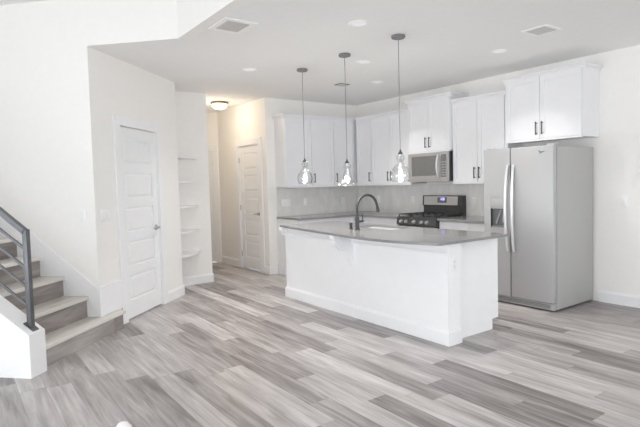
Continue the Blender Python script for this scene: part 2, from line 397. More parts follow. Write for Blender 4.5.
# knee wall on the open side, its top sloping with the stairs
KX, KY0, KY1 = 0.145, -1.093, -0.937
zf = 0.335; kz = lambda x: zf + (KX - x) * 0.70
b = MB(); b.prism([(-4, 0), (KX, 0), (KX, zf), (-4, kz(-4))], KY0, KY1, 'y'); kw = struct(b.build('wall_stair_knee', TRIM, M=FL, smooth=0))
b = MB()   # raised frame around the recessed panel of the outer face
b.box(-4, KX, KY0 - 0.014, KY0, 0, 0.15); b.prism([(0.035, 0.15), (KX, 0.15), (KX, zf - 0.05), (0.035, kz(0.035) - 0.1)], KY0 - 0.014, KY0, 'y')
b.prism([(-4, kz(-4)), (KX, zf), (KX, zf - 0.05), (0.035, kz(0.035) - 0.1), (-4, kz(-4) - 0.1)], KY0 - 0.014, KY0, 'y')
b.build('panel_frame', TRIM, kw, smooth=0)
# railing: post, sloping handrail and four bars
rl = thing('stair_railing', 'dark grey steel stair railing standing on the sloping white knee wall', 'railing', FL @ T(0.09, -1.015))
PX = 0.0; zb = kz(0.09)
MB().box(PX - 0.02, PX + 0.02, -0.02, 0.02, zb + 0.006, 1.135, 0.003).build('newel_post', RAIL, rl)
b = MB(); b.prism([(-0.04, kz(0.05) + 0.001), (0.04, kz(0.13) + 0.001), (0.04, kz(0.13) + 0.010), (-0.04, kz(0.05) + 0.010)], -0.032, 0.032, 'y'); b.build('base_plate', RAIL, rl, smooth=0)
sr = 0.765; L = 3.6
MB().bar((PX - 0.0, 0, 1.112), (-L, 0, 1.112 + L * sr), 0.04, 0.042).build('hand_rail', RAIL, rl, smooth=0)
for z in (0.978, 0.83, 0.68, 0.535):
    MB().bar((PX - 0.01, 0, z), (-L, 0, z + L * 0.735), 0.016, 0.018).build('bar', RAIL, rl, smooth=0)
MB().box(-2.9, -2.86, -0.02, 0.02, kz(-2.8) - 0.02, 1.112 + 2.88 * sr, 0.003).build('newel_post', RAIL, rl)

# ------------------------------------------------------------------ corner shelves in the niche
for i, z in enumerate((1.847, 1.511, 1.167, 0.821, 0.502)):
    pts = [(0, 0), (0.53, 0)]
    for q in range(1, 8):
        a = q / 8; pts.append((0.53 * (0.45 * math.cos(a * PI / 2) + 0.55 * (1 - a)), 0.50 * (0.45 * math.sin(a * PI / 2) + 0.55 * a)))
    pts.append((0, 0.50))
    b = MB(); b.prism(pts, z - 0.026, z)
    o = b.build('corner_shelf', TRIM, M=T(-0.087, -3.4974), smooth=0)
    tag(o, ('topmost white corner shelf in the narrow wall niche', 'second white corner shelf from the top in the wall niche', 'middle white corner shelf of the five in the wall niche',
            'second white corner shelf from the bottom in the wall niche', 'lowest white corner shelf in the narrow wall niche')[i], 'shelf', 'white corner shelves in the niche')

# ------------------------------------------------------------------ cabinets
def shaker(b, x0, x1, z0, z1, f, d, fr=0.058):
    """shaker front: frame proud of a flat panel; f = front y, d = outward sign"""
    ym, yb = f - d * 0.012, f - d * 0.02
    lo, hi = sorted((yb, ym)); b.box(x0, x1, lo, hi, z0, z1)
    lo, hi = sorted((ym, f))
    for a, c, p, q in ((x0, x0 + fr, z0, z1), (x1 - fr, x1, z0, z1), (x0 + fr, x1 - fr, z0, z0 + fr), (x0 + fr, x1 - fr, z1 - fr, z1)): b.box(a, c, lo, hi, p, q)
def pull(parent, x, z0, z1, f, d, horizontal=False):
    b = MB(); y = f + d * 0.03
    if horizontal:
        b.tube([(z0, y, x), (z1, y, x)], 0.006, 8)
        for q in (z0 + 0.02, z1 - 0.02): b.tube([(q, f, x), (q, y, x)], 0.005, 8)
    else:
        b.tube([(x, y, z0), (x, y, z1)], 0.0065, 8)
        for q in (z0 + 0.015, z1 - 0.015): b.tube([(x, f, q), (x, y, q)], 0.0055, 8)
    return b.build('handle', GUN, parent)
def upper(label, M, x0, x1, depth, z0, z1, doors, d, crown=0.065, ends=(0, 0), reveal=0.012, gap=0.001):
    """wall cabinet; x along the wall, back at y = 0, front towards d; doors = [(x0, x1, handle side)]"""
    t = thing('upper_cabinet', label, 'cabinet', M @ T((x0 + x1) / 2, 0, z0), 'white shaker wall cabinets')
    c = (x0 + x1) / 2; X0, X1, Z = x0 - c + gap, x1 - c - gap, z1 - z0
    f = d * (depth - 0.02); a = sorted((d * 0.002, f))
    MB().box(X0, X1, a[0], a[1], 0, Z).build('body', CAB, t, smooth=0)
    F = d * (depth + 0.001)
    for p, q, side in doors:
        b = MB(); shaker(b, p - c + 0.0015, q - c - 0.0015, reveal, Z - reveal, F, d)
        dd = b.build('door', CAB, t, smooth=0)
        hx = (p - c + 0.035) if side == 'lo' else (q - c - 0.035)
        pull(dd, hx, reveal + 0.045, reveal + 0.195, F, d)
    # crown moulding, returned on the exposed ends
    e = MB(); pr = [(0, 0), (0.006, 0), (0.012, 0.02), (0.03, crown * 0.6), (0.042, crown * 0.8), (0.042, crown), (0, crown)]
    y = d * depth
    e.prism([(y + d * (p_ - 0.012), Z - 0.01 + q_) for p_, q_ in pr], X0 - (0.042 if ends[0] else 0), X1 + (0.042 if ends[1] else 0), 'x')
    for on, xe, s_ in ((ends[0], X0, -1), (ends[1], X1, 1)):
        if on: e.prism([(xe + s_ * (p_ + 0.0), Z - 0.01 + q_) for p_, q_ in pr], d * 0.003, y, 'y')
    a = sorted((d * 0.003, y)); e.box(X0, X1, a[0], a[1], Z + 0.001, Z + crown - 0.012)
    e.build('crown_moulding', CAB, t, smooth=0)
    # light rail under the box
    lr = sorted((F, F - d * 0.022)); MB().box(X0, X1, lr[0], lr[1], -0.012, reveal - 0.003).build('light_rail', CAB, t, smooth=0)
    return t
UB, UT = 1.384, 2.462
upper('white two-door wall cabinet at the left end of the back wall', FB, 0.775, 1.722, 0.31, UB, UT, [(0.779, 1.225, 'hi'), (1.229, 1.718, 'lo')], 1, ends=(0, 1))
upper('white one-door wall cabinet in the corner behind the middle pendant', FB, 0.0, 0.775, 0.31, UB, UT, [(0.34, 0.771, 'hi')], 1)
upper('narrow white one-door wall cabinet just right of the kitchen corner', FR, 0.355, 0.737, 0.33, UB, UT, [(0.362, 0.733, 'hi')], -1)
upper('white two-door wall cabinet left of the microwave', FR, 0.737, 1.624, 0.33, UB, UT, [(0.741, 1.168, 'hi'), (1.171, 1.615, 'lo')], -1)
upper('short raised white two-door cabinet directly above the microwave', FR, 1.624, 2.398, 0.385, 1.838, 2.575, [(1.63, 2.01, 'hi'), (2.013, 2.392, 'lo')], -1, crown=0.06, ends=(1, 1))
upper('white two-door wall cabinet between microwave and refrigerator', FR, 2.398, 3.248, 0.33, UB, UT, [(2.405, 2.805, 'hi'), (2.808, 3.208, 'lo')], -1)
upper('deep white two-door cabinet above the refrigerator', FR, 3.262, 4.2, 0.385, 1.868, 2.605, [(3.268, 3.713, 'hi'), (3.716, 4.195, 'lo')], -1, crown=0.05, ends=(1, 1))

def base(label, M, x0, x1, fronts, d, back=0.003, depth=0.60, top=0.882):
    t = thing('base_cabinet', label, 'cabinet', M @ T((x0 + x1) / 2, 0, 0), 'white base cabinets along the walls')
    c = (x0 + x1) / 2; X0, X1 = x0 - c + 0.001, x1 - c - 0.001
    a = sorted((d * back, d * (depth - 0.02))); b = MB(); b.box(X0, X1, a[0], a[1], 0.1, top)
    a = sorted((d * back, d * (depth - 0.08))); b.box(X0, X1, a[0], a[1], 0.0, 0.1); b.build('body', CAB, t, smooth=0)
    F = d * depth
    for p, q in fronts:
        b = MB(); shaker(b, p - c + 0.002, q - c - 0.002, 0.72, top - 0.012, F, d, 0.045); dr = b.build('drawer', CAB, t, smooth=0)
        m_ = (p + q) / 2 - c; pull(dr, 0.765, m_ - 0.07, m_ + 0.07, F, d, True)
        b = MB(); shaker(b, p - c + 0.002, q - c - 0.002, 0.112, 0.714, F, d); dd = b.build('door', CAB, t, smooth=0)
        pull(dd, p - c + 0.04, 0.52, 0.66, F, d)
    return t
base('white base cabinet along the back wall behind the island', FB, 0.0, 1.722, [(0.62, 1.17), (1.17, 1.718)], 1)
base('white base cabinet from the corner to the left of the range', FR, 0.605, 1.624, [(0.65, 1.13), (1.13, 1.62)], -1)
base('white base cabinet between the range and the refrigerator', FR, 2.38, 3.265, [(2.384, 2.82), (2.82, 3.26)], -1)
b = MB(); b.prism([(0.002, -0.002), (0.002, -1.728), (0.64, -1.728), (0.64, -0.64), (1.628, -0.64), (1.628, -0.002)], 0.884, 0.914)
tag(b.build('countertop', QUARTZ, smooth=0, bevel=0.003), 'L-shaped grey stone countertop along the back wall left of the range', 'countertop', 'grey stone wall countertops')
b = MB(); b.box(2.377, 3.27, -0.64, -0.002, 0.884, 0.914)
tag(b.build('countertop', QUARTZ, smooth=0, bevel=0.003), 'short grey stone countertop between range and refrigerator', 'countertop', 'grey stone wall countertops')
b = MB(); b.box(0, 0.008, -1.722, -0.0, 0.9145, 1.3715); struct(b.build('backsplash_back', TILE, smooth=0))
b = MB(); b.box(0.008, 3.345, -0.008, 0, 0.9145, 1.3715); struct(b.build('backsplash_range', TILE, smooth=0))

# ------------------------------------------------------------------ island
isl = thing('kitchen_island', 'long white kitchen island with panelled front in the middle of the room', 'island', T(2.83, -2.15))
ox, oy = 2.83, -2.15
IX0, IX1, IY, IYP, IYB = 1.535 - ox, 4.143 - ox, -2.527 - oy, -2.365 - oy, -1.80 - oy
MB().box(IX0, IX1, IY, IYP, 0, 0.890).build('front_panel', ISL, isl, smooth=0)
EX = 4.078 - ox
# cabinet carcass: end panel with toe-kick notch, hollow where the sink bowl hangs
b = MB()
endp = [(IYP, 0), (IYB - 0.02, 0), (IYB - 0.02, 0.1), (IYB + 0.07, 0.1), (IYB + 0.07, 0.890), (IYP, 0.890)]
b.prism(endp, EX - 0.02, EX, 'x'); b.build('end_panel', ISL, isl, smooth=0)
b = MB(); b.prism(endp, IX0, IX0 + 0.02, 'x'); b.build('end_panel', ISL, isl, smooth=0)
MB().box(IX0 + 0.02, EX - 0.02, IYP, IYB + 0.05, 0.1, 0.12).box(IX0 + 0.02, EX - 0.02, IYB - 0.04, IYB - 0.02, 0, 0.1).build('cabinet_floor', ISL, isl, smooth=0)
n = 5; wdt = (EX - IX0 - 0.04) / n
for i in range(n):
    p = IX0 + 0.02 + wdt * i; b = MB(); shaker(b, p + 0.002, p + wdt - 0.002, 0.115, 0.87, IYB + 0.07, 1); dd = b.build('door', ISL, isl, smooth=0)
    pull(dd, p + wdt - 0.04, 0.66, 0.82, IYB + 0.07, 1)
b = MB(); board(b, IX0 - 0.016, IX1 + 0.016, IY, -1)
b.box(IX1, IX1 + 0.016, IY, IYP, 0, 0.118); b.box(IX0 - 0.016, IX0, IY, IYP, 0, 0.118); b.build('plinth', ISL, isl, smooth=0)
b = MB(); b.box(IX0 - 0.014, IX1, IY - 0.024, IY, 0.79, 0.8895); b.box(IX0 - 0.014, IX1 + 0.03, IY - 0.036, IY - 0.024, 0.79, 0.812); b.box(IX1, IX1 + 0.02, IY - 0.024, IYP, 0.79, 0.8895); b.build('frieze', ISL, isl, smooth=0, bevel=0.003)
# scrolled corbel carrying the overhang
pf = [(0, 0.8895), (-0.262, 0.8895), (-0.262, 0.852)]
for q in range(9):
    a = q / 8 * PI / 2; pf.append((-0.075 - 0.175 * math.cos(a) + 0.0, 0.845 - 0.13 * math.sin(a)))
for q in range(1, 8):
    a = q / 7 * PI / 2; pf.append((-0.075 + 0.045 * math.sin(a) - 0.012 * math.sin(2 * a), 0.715 - 0.14 * a / (PI / 2)))
pf += [(-0.03, 0.55), (0, 0.545)]
b = MB(); b.prism([(IY + y, z) for y, z in pf], 2.815 - ox, 2.885 - ox, 'x'); b.build('corbel', ISL, isl, smooth=0, bevel=0.005)
b = MB(); b.prism([(IY + y, z) for y, z in ((0, 0.8895), (-0.10, 0.8895), (-0.10, 0.86), (-0.03, 0.80), (0, 0.78))], IX0, IX0 + 0.05, 'x'); b.build('corbel', ISL, isl, smooth=0, bevel=0.004)
# island top: bowed front edge and an opening for the sink
front = [(1.50, -2.585), (1.80, -2.632), (2.17, -2.685), (2.50, -2.735), (2.80, -2.78), (3.10, -2.822), (3.35, -2.848), (3.60, -2.852), (3.82, -2.83), (4.02, -2.785), (4.20, -2.725)]
outer = front + [(4.222, -2.705), (4.222, -1.755), (4.21, -1.745), (1.50, -1.745)]
SX0, SX1, SY0, SY1 = 2.40, 3.08, -2.15, -1.81
def rrect(x0, x1, y0, y1, r, n=4):
    p = []
    for cx, cy, a0 in ((x1 - r, y1 - r, 0), (x0 + r, y1 - r, PI / 2), (x0 + r, y0 + r, PI), (x1 - r, y0 + r, 3 * PI / 2)):
        for q in range(n + 1): p.append((cx + r * math.cos(a0 + q / n * PI / 2), cy + r * math.sin(a0 + q / n * PI / 2)))
    return p
bm = bmesh.new()
def loop(pts, z):
    v = [bm.verts.new((x - ox, y - oy, z)) for x, y in pts]
    return v, [bm.edges.new((v[i], v[(i + 1) % len(v)])) for i in range(len(v))]
hole = rrect(SX0, SX1, SY0, SY1, 0.04)
for z in (0.890, 0.914):
    v1, e1 = loop(outer, z); v2, e2 = loop(hole, z)
    bmesh.ops.triangle_fill(bm, edges=e1 + e2, use_beauty=True)
    if z == 0.890: lowo, lowh = v1, v2
for lo_, hi_ in ((lowo, v1), (lowh, v2)):
    for i in range(len(lo_)):
        j = (i + 1) % len(lo_); bm.faces.new((lo_[i], lo_[j], hi_[j], hi_[i]))
q = MB(); q.bm = bm
ct = q.build('island_countertop', QUARTZ, M=T(ox, oy), smooth=0)
tag(ct, 'large grey stone island countertop with a bowed front edge', 'countertop')
# sink bowl under the opening
s = thing('kitchen_sink', 'stainless undermount sink set into the island countertop', 'sink', T((SX0 + SX1) / 2, (SY0 + SY1) / 2, 0.884))
sw, sd = (SX1 - SX0) / 2, (SY1 - SY0) / 2
b = MB(); rings = []
for inset, z in ((-0.012, -0.001), (0.0, -0.001), (0.004, -0.02), (0.006, -0.17), (0.03, -0.195), (0.2, -0.20)):
    rings.append([b.bm.verts.new((x, y, z)) for x, y in rrect(-sw + inset, sw - inset, -sd + min(inset, 0.12), sd - min(inset, 0.12), max(0.035 - inset * 0.1, 0.02))])
for R0, R1 in zip(rings, rings[1:]):
    for i in range(len(R0)): j = (i + 1) % len(R0); b.bm.faces.new((R0[i], R0[j], R1[j], R1[i]))
b.bm.faces.new(rings[-1]); b.build('bowl', STEELH, s, smooth=40)
MB().lathe([(0, -0.1985), (0.04, -0.1985), (0.045, -0.197), (0.03, -0.1965), (0, -0.1975)], 20).build('drain', STEELH, s)
# faucet
f = thing('kitchen_faucet', 'dark gunmetal gooseneck faucet on the island countertop', 'faucet', T(2.80, -2.395, 0.914))
MB().lathe([(0, 0), (0.030, 0), (0.030, 0.006), (0.026, 0.012), (0.022, 0.02), (0.022, 0.13), (0.018, 0.14), (0, 0.14)], 20).build('faucet_body', GUN, f)
pts = [(0, 0, 0.13), (0, 0, 0.2), (0, 0, 0.235)]
for q in range(1, 15):
    a = PI - q / 14 * (PI * 0.93); pts.append((0, 0.145 + 0.145 * math.cos(a), 0.235 + 0.14 * math.sin(a)))
pts.append((0, 0.297, 0.215))
MB().tube(pts, 0.0145, 12).build('spout', GUN, f)
MB().tube([(0, 0.2955, 0.232), (0, 0.303, 0.18)], [0.017, 0.019], 12).build('spray_head', GUN, f)
b = MB(); b.tube([(0, 0.02, 0.09), (0, 0.085, 0.092)], 0.014, 10); b.build('valve', GUN, f)
b = MB(); b.tube([(0, 0.075, 0.095), (0, 0.078, 0.13), (0, 0.072, 0.175)], [0.007, 0.006, 0.005], 8); b.build('lever', GUN, f)
d_ = MB(); d_.lathe([(0, 0), (0.022, 0), (0.022, 0.006), (0.016, 0.012), (0.016, 0.05), (0.019, 0.055), (0.017, 0.07), (0, 0.072)], 18)
tag(d_.build('soap_dispenser', GUN, M=T(2.66, -2.37, 0.914)), 'short dark soap dispenser cap left of the faucet', 'soap dispenser')

# ------------------------------------------------------------------ electrical plates
def plate(label, M, w_, h_, kind, d, n=1):
    cat = 'switch' if kind == 'switch' else 'outlet'
    t = thing('switch_plate' if kind == 'switch' else 'outlet_plate', label, cat, M)
    a = sorted((d * 0.0005, d * 0.007)); MB().box(-w_ / 2, w_ / 2, a[0], a[1], -h_ / 2, h_ / 2, 0.003).build('cover', PLATE, t)
    for i in range(n):
        x = (i - (n - 1) / 2) * 0.046
        if kind == 'switch':
            a = sorted((d * 0.0065, d * 0.011)); MB().box(x - 0.016, x + 0.016, a[0], a[1], -0.032, 0.032, 0.002).build('rocker', TRIM, t)
        else:
            for z in (-0.022, 0.022):
                a = sorted((d * 0.0065, d * 0.0095)); o = MB().box(x - 0.016, x + 0.016, a[0], a[1], z - 0.014, z + 0.014, 0.003).build('receptacle', TRIM, t)
                a = sorted((d * 0.0093, d * 0.0099)); q = MB()
                for sx in (-0.006, 0.006): q.box(x + sx - 0.001, x + sx + 0.001, a[0], a[1], z - 0.004, z + 0.006)
                q.build('slots', SLOT, o, smooth=0)
    return t
BB = lambda y, z: T(0.008, y, z, -PI / 2)
RR = lambda x, z: T(x, -0.008, z)
plate('wide white three-gang switch plate at the left end of the backsplash', BB(-1.546, 1.13), 0.165, 0.118, 'switch', 1, 3)
plate('white outlet plate right of the wide switch plate on the backsplash', BB(-1.166, 1.132), 0.072, 0.118, 'outlet', 1)
plate('white outlet plate on the backsplash left of the faucet', BB(-0.374, 1.115), 0.072, 0.118, 'outlet', 1)
plate('white outlet plate on the backsplash behind the faucet spout', RR(0.535, 1.128), 0.072, 0.118, 'outlet', -1)
plate('white outlet plate on the backsplash just left of the range', RR(1.333, 1.127), 0.072, 0.118, 'outlet', -1)
plate('white outlet plate on the backsplash right of the range', RR(2.5, 1.125), 0.072, 0.118, 'outlet', -1)
plate('white outlet plate on the right end of the island', T(4.143, -2.455, 0.702, -PI / 2), 0.072, 0.118, 'outlet', 1)
plate('white light switch on the wall above the stairs', FL @ T(-0.131, 0, 1.176), 0.075, 0.118, 'switch', -1)
plate('wide white three-gang switch plate left of the closet door', FD @ T(1.65, 0, 1.168), 0.165, 0.118, 'switch', 1, 3)
plate('white switch plate low on the bare wall right of the refrigerator', T(4.463, 0, 1.149), 0.072, 0.118, 'switch', -1)
plate('white switch plate high on the bare wall at the right edge', T(4.62, 0, 1.417), 0.072, 0.118, 'switch', -1)

# ------------------------------------------------------------------ refrigerator
FX0, FX1, FH = 3.300, 4.150, 1.765
fr = thing('refrigerator', 'stainless side-by-side refrigerator with ice dispenser against the right wall', 'refrigerator', T((FX0 + FX1) / 2, -0.42))
hw = (FX1 - FX0) / 2; yd = -0.87 + 0.42; ym = yd + 0.07; ybk = 0.385
MB().box(-hw + 0.002, hw - 0.001, ym + 0.004, ybk, 0.02, FH - 0.012, 0.004).build('body', FSIDE, fr)
gx = 3.646 - (FX0 + FX1) / 2
z0, z1 = 0.095, FH
b = MB(); b.box(gx + 0.004, hw, yd, ym, z0, z1, 0.012); rd = b.build('door', FRIDGE, fr); rd['label'] = 'right stainless refrigerator door with a small logo'
# freezer door with a dispenser recess
dx0, dx1, dz0, dz1 = 3.393 - 3.725, 3.588 - 3.725, 0.872, 1.219
b = MB()
b.box(-hw, dx0, yd, ym, z0, z1); b.box(dx1, gx - 0.004, yd, ym, z0, z1); b.box(dx0, dx1, yd, ym, z0, dz0); b.box(dx0, dx1, yd, ym, dz1, z1); b.box(dx0, dx1, yd + 0.06, ym, dz0, dz1)
fd = b.build('freezer_door', FRIDGE, fr, smooth=0); fd['label'] = 'left stainless freezer door with ice and water dispenser'
dp = MB(); dp.box(dx0, dx1, yd - 0.004, yd + 0.06, 1.085, dz1, 0.003); dispenser = dp.build('dispenser_panel', FSIDE, fd)
bz = MB()
for a, c, lo, hi in ((dx0 - 0.008, dx0, dz0 - 0.008, dz1 + 0.008), (dx1, dx1 + 0.008, dz0 - 0.008, dz1 + 0.008), (dx0, dx1, dz0 - 0.008, dz0), (dx0, dx1, dz1, dz1 + 0.008)): bz.box(a, c, yd - 0.006, yd + 0.03, lo, hi)
bz.build('dispenser_bezel', FRIDGE, fd, smooth=0)
GREYP = pm('grey_dispenser_plastic', (0.20, 0.20, 0.205), 0.4, var=0.03)
MB().box(dx0 + 0.002, dx1 - 0.002, yd + 0.045, yd + 0.06, dz0, 1.085).box(dx0 + 0.01, dx1 - 0.01, yd, yd + 0.045, dz0, dz0 + 0.02).build('dispenser_cavity', GREYP, fd, smooth=0)
b = MB(); cx = (dx0 + dx1) / 2
b.tube([(cx - 0.04, yd + 0.02, dz0 + 0.04), (cx + 0.015, yd + 0.035, 1.07)], 0.009, 8); b.tube([(cx + 0.05, yd + 0.02, dz0 + 0.06), (cx + 0.05, yd + 0.035, 1.07)], 0.009, 8)
b.build('dispenser_lever', FSIDE, fd)
for parent, hx, sgn in ((fd, gx - 0.022, -1), (rd, gx + 0.050, 1)):
    pts = []
    for q in range(17):
        a = q / 16; bow = math.sin(PI * a)
        pts.append((hx + sgn * 0.006 * bow, yd - 0.016 - 0.044 * bow ** 0.7, 0.612 + 0.965 * a))
    MB().tube(pts, [0.014 + 0.003 * math.sin(PI * q / 16) for q in range(17)], 12).build('handle', STEELH, parent)
MB().box(-hw + 0.01, hw - 0.01, yd + 0.025, ym, 0.018, 0.088).build('base_grille', FSIDE, fr, smooth=0)
g = MB()
for z in (0.035, 0.05, 0.065): g.box(-hw + 0.05, hw - 0.05, yd + 0.019, yd + 0.026, z, z + 0.006)
g.build('grille_slats', GREYP, fr, smooth=0)
for x in (-hw + 0.05, hw - 0.05): MB().box(x - 0.04, x + 0.04, yd + 0.03, ym + 0.06, FH - 0.011, FH + 0.018, 0.006).build('hinge_cover', FSIDE, fr)
for x in (-hw + 0.06, hw - 0.06):
    for y in (yd + 0.11, ybk - 0.06): MB().lathe([(0, 0), (0.02, 0), (0.02, 0.025), (0, 0.025)], 14, (x, y, 0)).build('foot', BLACK, fr)
# small swoosh mark near the top of the right door
lg = MB(); lx, lz = 4.02 - 3.725, 1.70
lg.prism([(lx - 0.045, lz + 0.016), (lx - 0.02, lz + 0.014), (lx - 0.008, lz + 0.002), (lx + 0.05, lz + 0.008), (lx + 0.012, lz - 0.008), (lx - 0.01, lz - 0.012), (lx - 0.016, lz - 0.028), (lx - 0.02, lz - 0.028), (lx - 0.018, lz - 0.006), (lx - 0.03, lz + 0.008)], yd - 0.0012, yd + 0.001, 'y')
lg.build('logo', GREYP, rd, smooth=0)

# ------------------------------------------------------------------ microwave
MX0, MX1, MZ0, MZ1 = 1.632, 2.378, 1.412, 1.824
mw = thing('microwave', 'stainless over-the-range microwave hanging under the short raised cabinet', 'microwave', T((MX0 + MX1) / 2, 0, MZ0))
c = (MX0 + MX1) / 2; a0, a1 = MX0 - c, MX1 - c; mh = MZ1 - MZ0; yf = -0.405
MB().box(a0, a1, yf + 0.03, -0.012, 0, mh, 0.003).build('body', BLACK, mw)
fx = MB(); wx0, wx1, wz0, wz1 = 1.70 - c, 2.185 - c, 0.085, 0.365
dxe = 2.245 - c
fx.box(a0, wx0, yf, yf + 0.03, 0.03, mh - 0.001); fx.box(wx1, dxe, yf, yf + 0.03, 0.03, mh - 0.001); fx.box(wx0, wx1, yf, yf + 0.03, 0.03, wz0); fx.box(wx0, wx1, yf, yf + 0.03, wz1, mh - 0.001)
md = fx.build('door', STEEL, mw, smooth=0)
MB().box(wx0, wx1, yf + 0.004, yf + 0.028, wz0, wz1).build('window', BGLASS, md, smooth=0)
pts = [(2.215 - c, yf - 0.008 - 0.04 * math.sin(PI * q / 10) ** 0.7, 0.055 + 0.32 * q / 10) for q in range(11)]
MB().tube(pts, 0.012, 10).build('handle', STEELH, md)
cp = MB(); cp.box(dxe + 0.002, a1, yf, yf + 0.03, 0.03, mh - 0.001); cpo = cp.build('control_panel', STEEL, mw, smooth=0)
MB().box(dxe + 0.012, a1 - 0.03, yf - 0.002, yf, 0.06, 0.375).build('keypad', BGLASS, cpo, smooth=0)
KEY = pm('grey_key_print', (0.4, 0.4, 0.4), 0.5)
kp = MB()
for r_ in range(6):
    for q in range(3): kp.box(dxe + 0.026 + q * 0.03, dxe + 0.044 + q * 0.03, yf - 0.0028, yf - 0.0018, 0.08 + r_ * 0.036, 0.098 + r_ * 0.036)
kp.build('keys', KEY, cpo, smooth=0)
MB().box(a0, a1, yf + 0.004, yf + 0.03, 0.002, 0.028).build('vent_grille', STEEL, mw, smooth=0)

# ------------------------------------------------------------------ gas range
RX0, RX1 = 1.633, 2.372
rg = thing('gas_range', 'black and stainless gas range between the base cabinets', 'range', T((RX0 + RX1) / 2, 0, 0))
c = (RX0 + RX1) / 2; hw = (RX1 - RX0) / 2 - 0.001
MB().box(-hw, hw, -0.62, -0.015, 0.03, 0.90).build('body', BLACK, rg, smooth=0)
MB().box(-hw, hw, -0.65, -0.06, 0.901, 0.918, 0.004).build('cooktop', BLACK, rg)
bk = MB(); bk.prism([(-0.015, 0.901), (-0.09, 0.901), (-0.09, 1.05), (-0.112, 1.06), (-0.098, 1.205), (-0.015, 1.205)], -hw, hw, 'x'); bgd = bk.build('backguard', BLACK, rg, smooth=0)
fs = MB(); fs.prism([(-0.1125, 1.066), (-0.1005, 1.192), (-0.1035, 1.193), (-0.1155, 1.066)], -hw + 0.03, hw - 0.075, 'x'); fso = fs.build('console_face', STEEL, bgd, smooth=0)
ds = MB(); ds.prism([(-0.1148, 1.098), (-0.1064, 1.178), (-0.1074, 1.178), (-0.1158, 1.098)], 1.925 - c, 2.10 - c, 'x'); dso = ds.build('display', BGLASS, fso, smooth=0)
dg = MB()
def seg(b, x, z, s):   # small clock digits
    for q in s:
        X, Z, W_, H_ = {'a': (0, .03, .012, .003), 'b': (.009, .015, .003, .015), 'c': (.009, 0, .003, .015), 'd': (0, 0, .012, .003), 'e': (0, 0, .003, .015), 'f': (0, .015, .003, .015), 'g': (0, .014, .012, .003)}[q]
        dz = (z + Z - 1.098) * 0.105; b.box(x + X, x + X + W_, -0.1185 + dz, -0.1150 + dz, z + Z, z + Z + H_)
for i, s in enumerate(('bc', 'abged', 'abgcd', 'abcdef')): seg(dg, 1.985 - c + i * 0.02, 1.136, s)
dg.build('clock_digits', BLUE, dso, smooth=0)
sv = MB(); sv.box(-hw + 0.06, hw - 0.06, -0.0915, -0.0895, 0.96, 1.02); sv.build('backguard_vent', IRON, bgd, smooth=0)
MB().prism([(-0.62, 0.795), (-0.655, 0.795), (-0.67, 0.81), (-0.655, 0.90), (-0.62, 0.90)], -hw, hw, 'x').build('knob_panel', BLACK, rg, smooth=0)
for x in (1.735, 1.832, 1.985, 2.13, 2.225):
    kb = MB(); kb.lathe([(0, 0.0), (0.027, 0.0), (0.026, -0.012), (0.021, -0.02), (0.019, -0.036), (0.014, -0.04), (0, -0.04)], 18, (x - c, -0.664, 0.852), 'y')
    kb.box(x - c - 0.004, x - c + 0.004, -0.708, -0.682, 0.835, 0.87); kb.build('knob', STEEL, rg)
MB().box(-hw + 0.004, hw - 0.004, -0.665, -0.621, 0.25, 0.785, 0.006).build('oven_door', STEEL, rg)
MB().box(-0.24, 0.24, -0.668, -0.664, 0.38, 0.64).build('oven_window', BGLASS, rg, smooth=0)
b = MB(); b.tube([(-0.31, -0.715, 0.735), (0.31, -0.715, 0.735)], 0.013, 12)
for x in (-0.28, 0.28): b.tube([(x, -0.66, 0.735), (x, -0.715, 0.735)], 0.009, 8)
b.build('oven_handle', STEELH, rg)
MB().box(-hw + 0.004, hw - 0.004, -0.66, -0.621, 0.06, 0.24, 0.006).build('drawer', STEEL, rg)
for x in (-hw + 0.06, hw - 0.06):
    for y in (-0.56, -0.08): MB().lathe([(0, 0), (0.02, 0), (0.02, 0.03), (0, 0.03)], 12, (x, y, 0)).build('foot', BLACK, rg)
for x in (-0.25, 0, 0.25):
    for y in ((-0.5, -0.22) if x else (-0.36,)):
        MB().lathe([(0, 0.918), (0.048, 0.918), (0.048, 0.926), (0.034, 0.93), (0.034, 0.937), (0.028, 0.94), (0, 0.94)], 18, (x, y, 0)).build('burner', IRON, rg)
for x0 in (-0.366, -0.122, 0.122):
    gr = MB(); x1 = x0 + 0.244; zt = 0.955
    for a in (x0 + 0.012, (x0 + x1) / 2, x1 - 0.012): gr.box(a - 0.006, a + 0.006, -0.63, -0.125, zt - 0.014, zt)
    for y in (-0.624, -0.5, -0.36, -0.22, -0.131): gr.box(x0 + 0.006, x1 - 0.006, y - 0.006, y + 0.006, zt - 0.013, zt)
    for a in (x0 + 0.012, x1 - 0.012):
        for y in (-0.624, -0.36, -0.131): gr.box(a - 0.006, a + 0.006, y - 0.006, y + 0.006, 0.918, zt)
    gr.build('grate', IRON, rg, smooth=0)

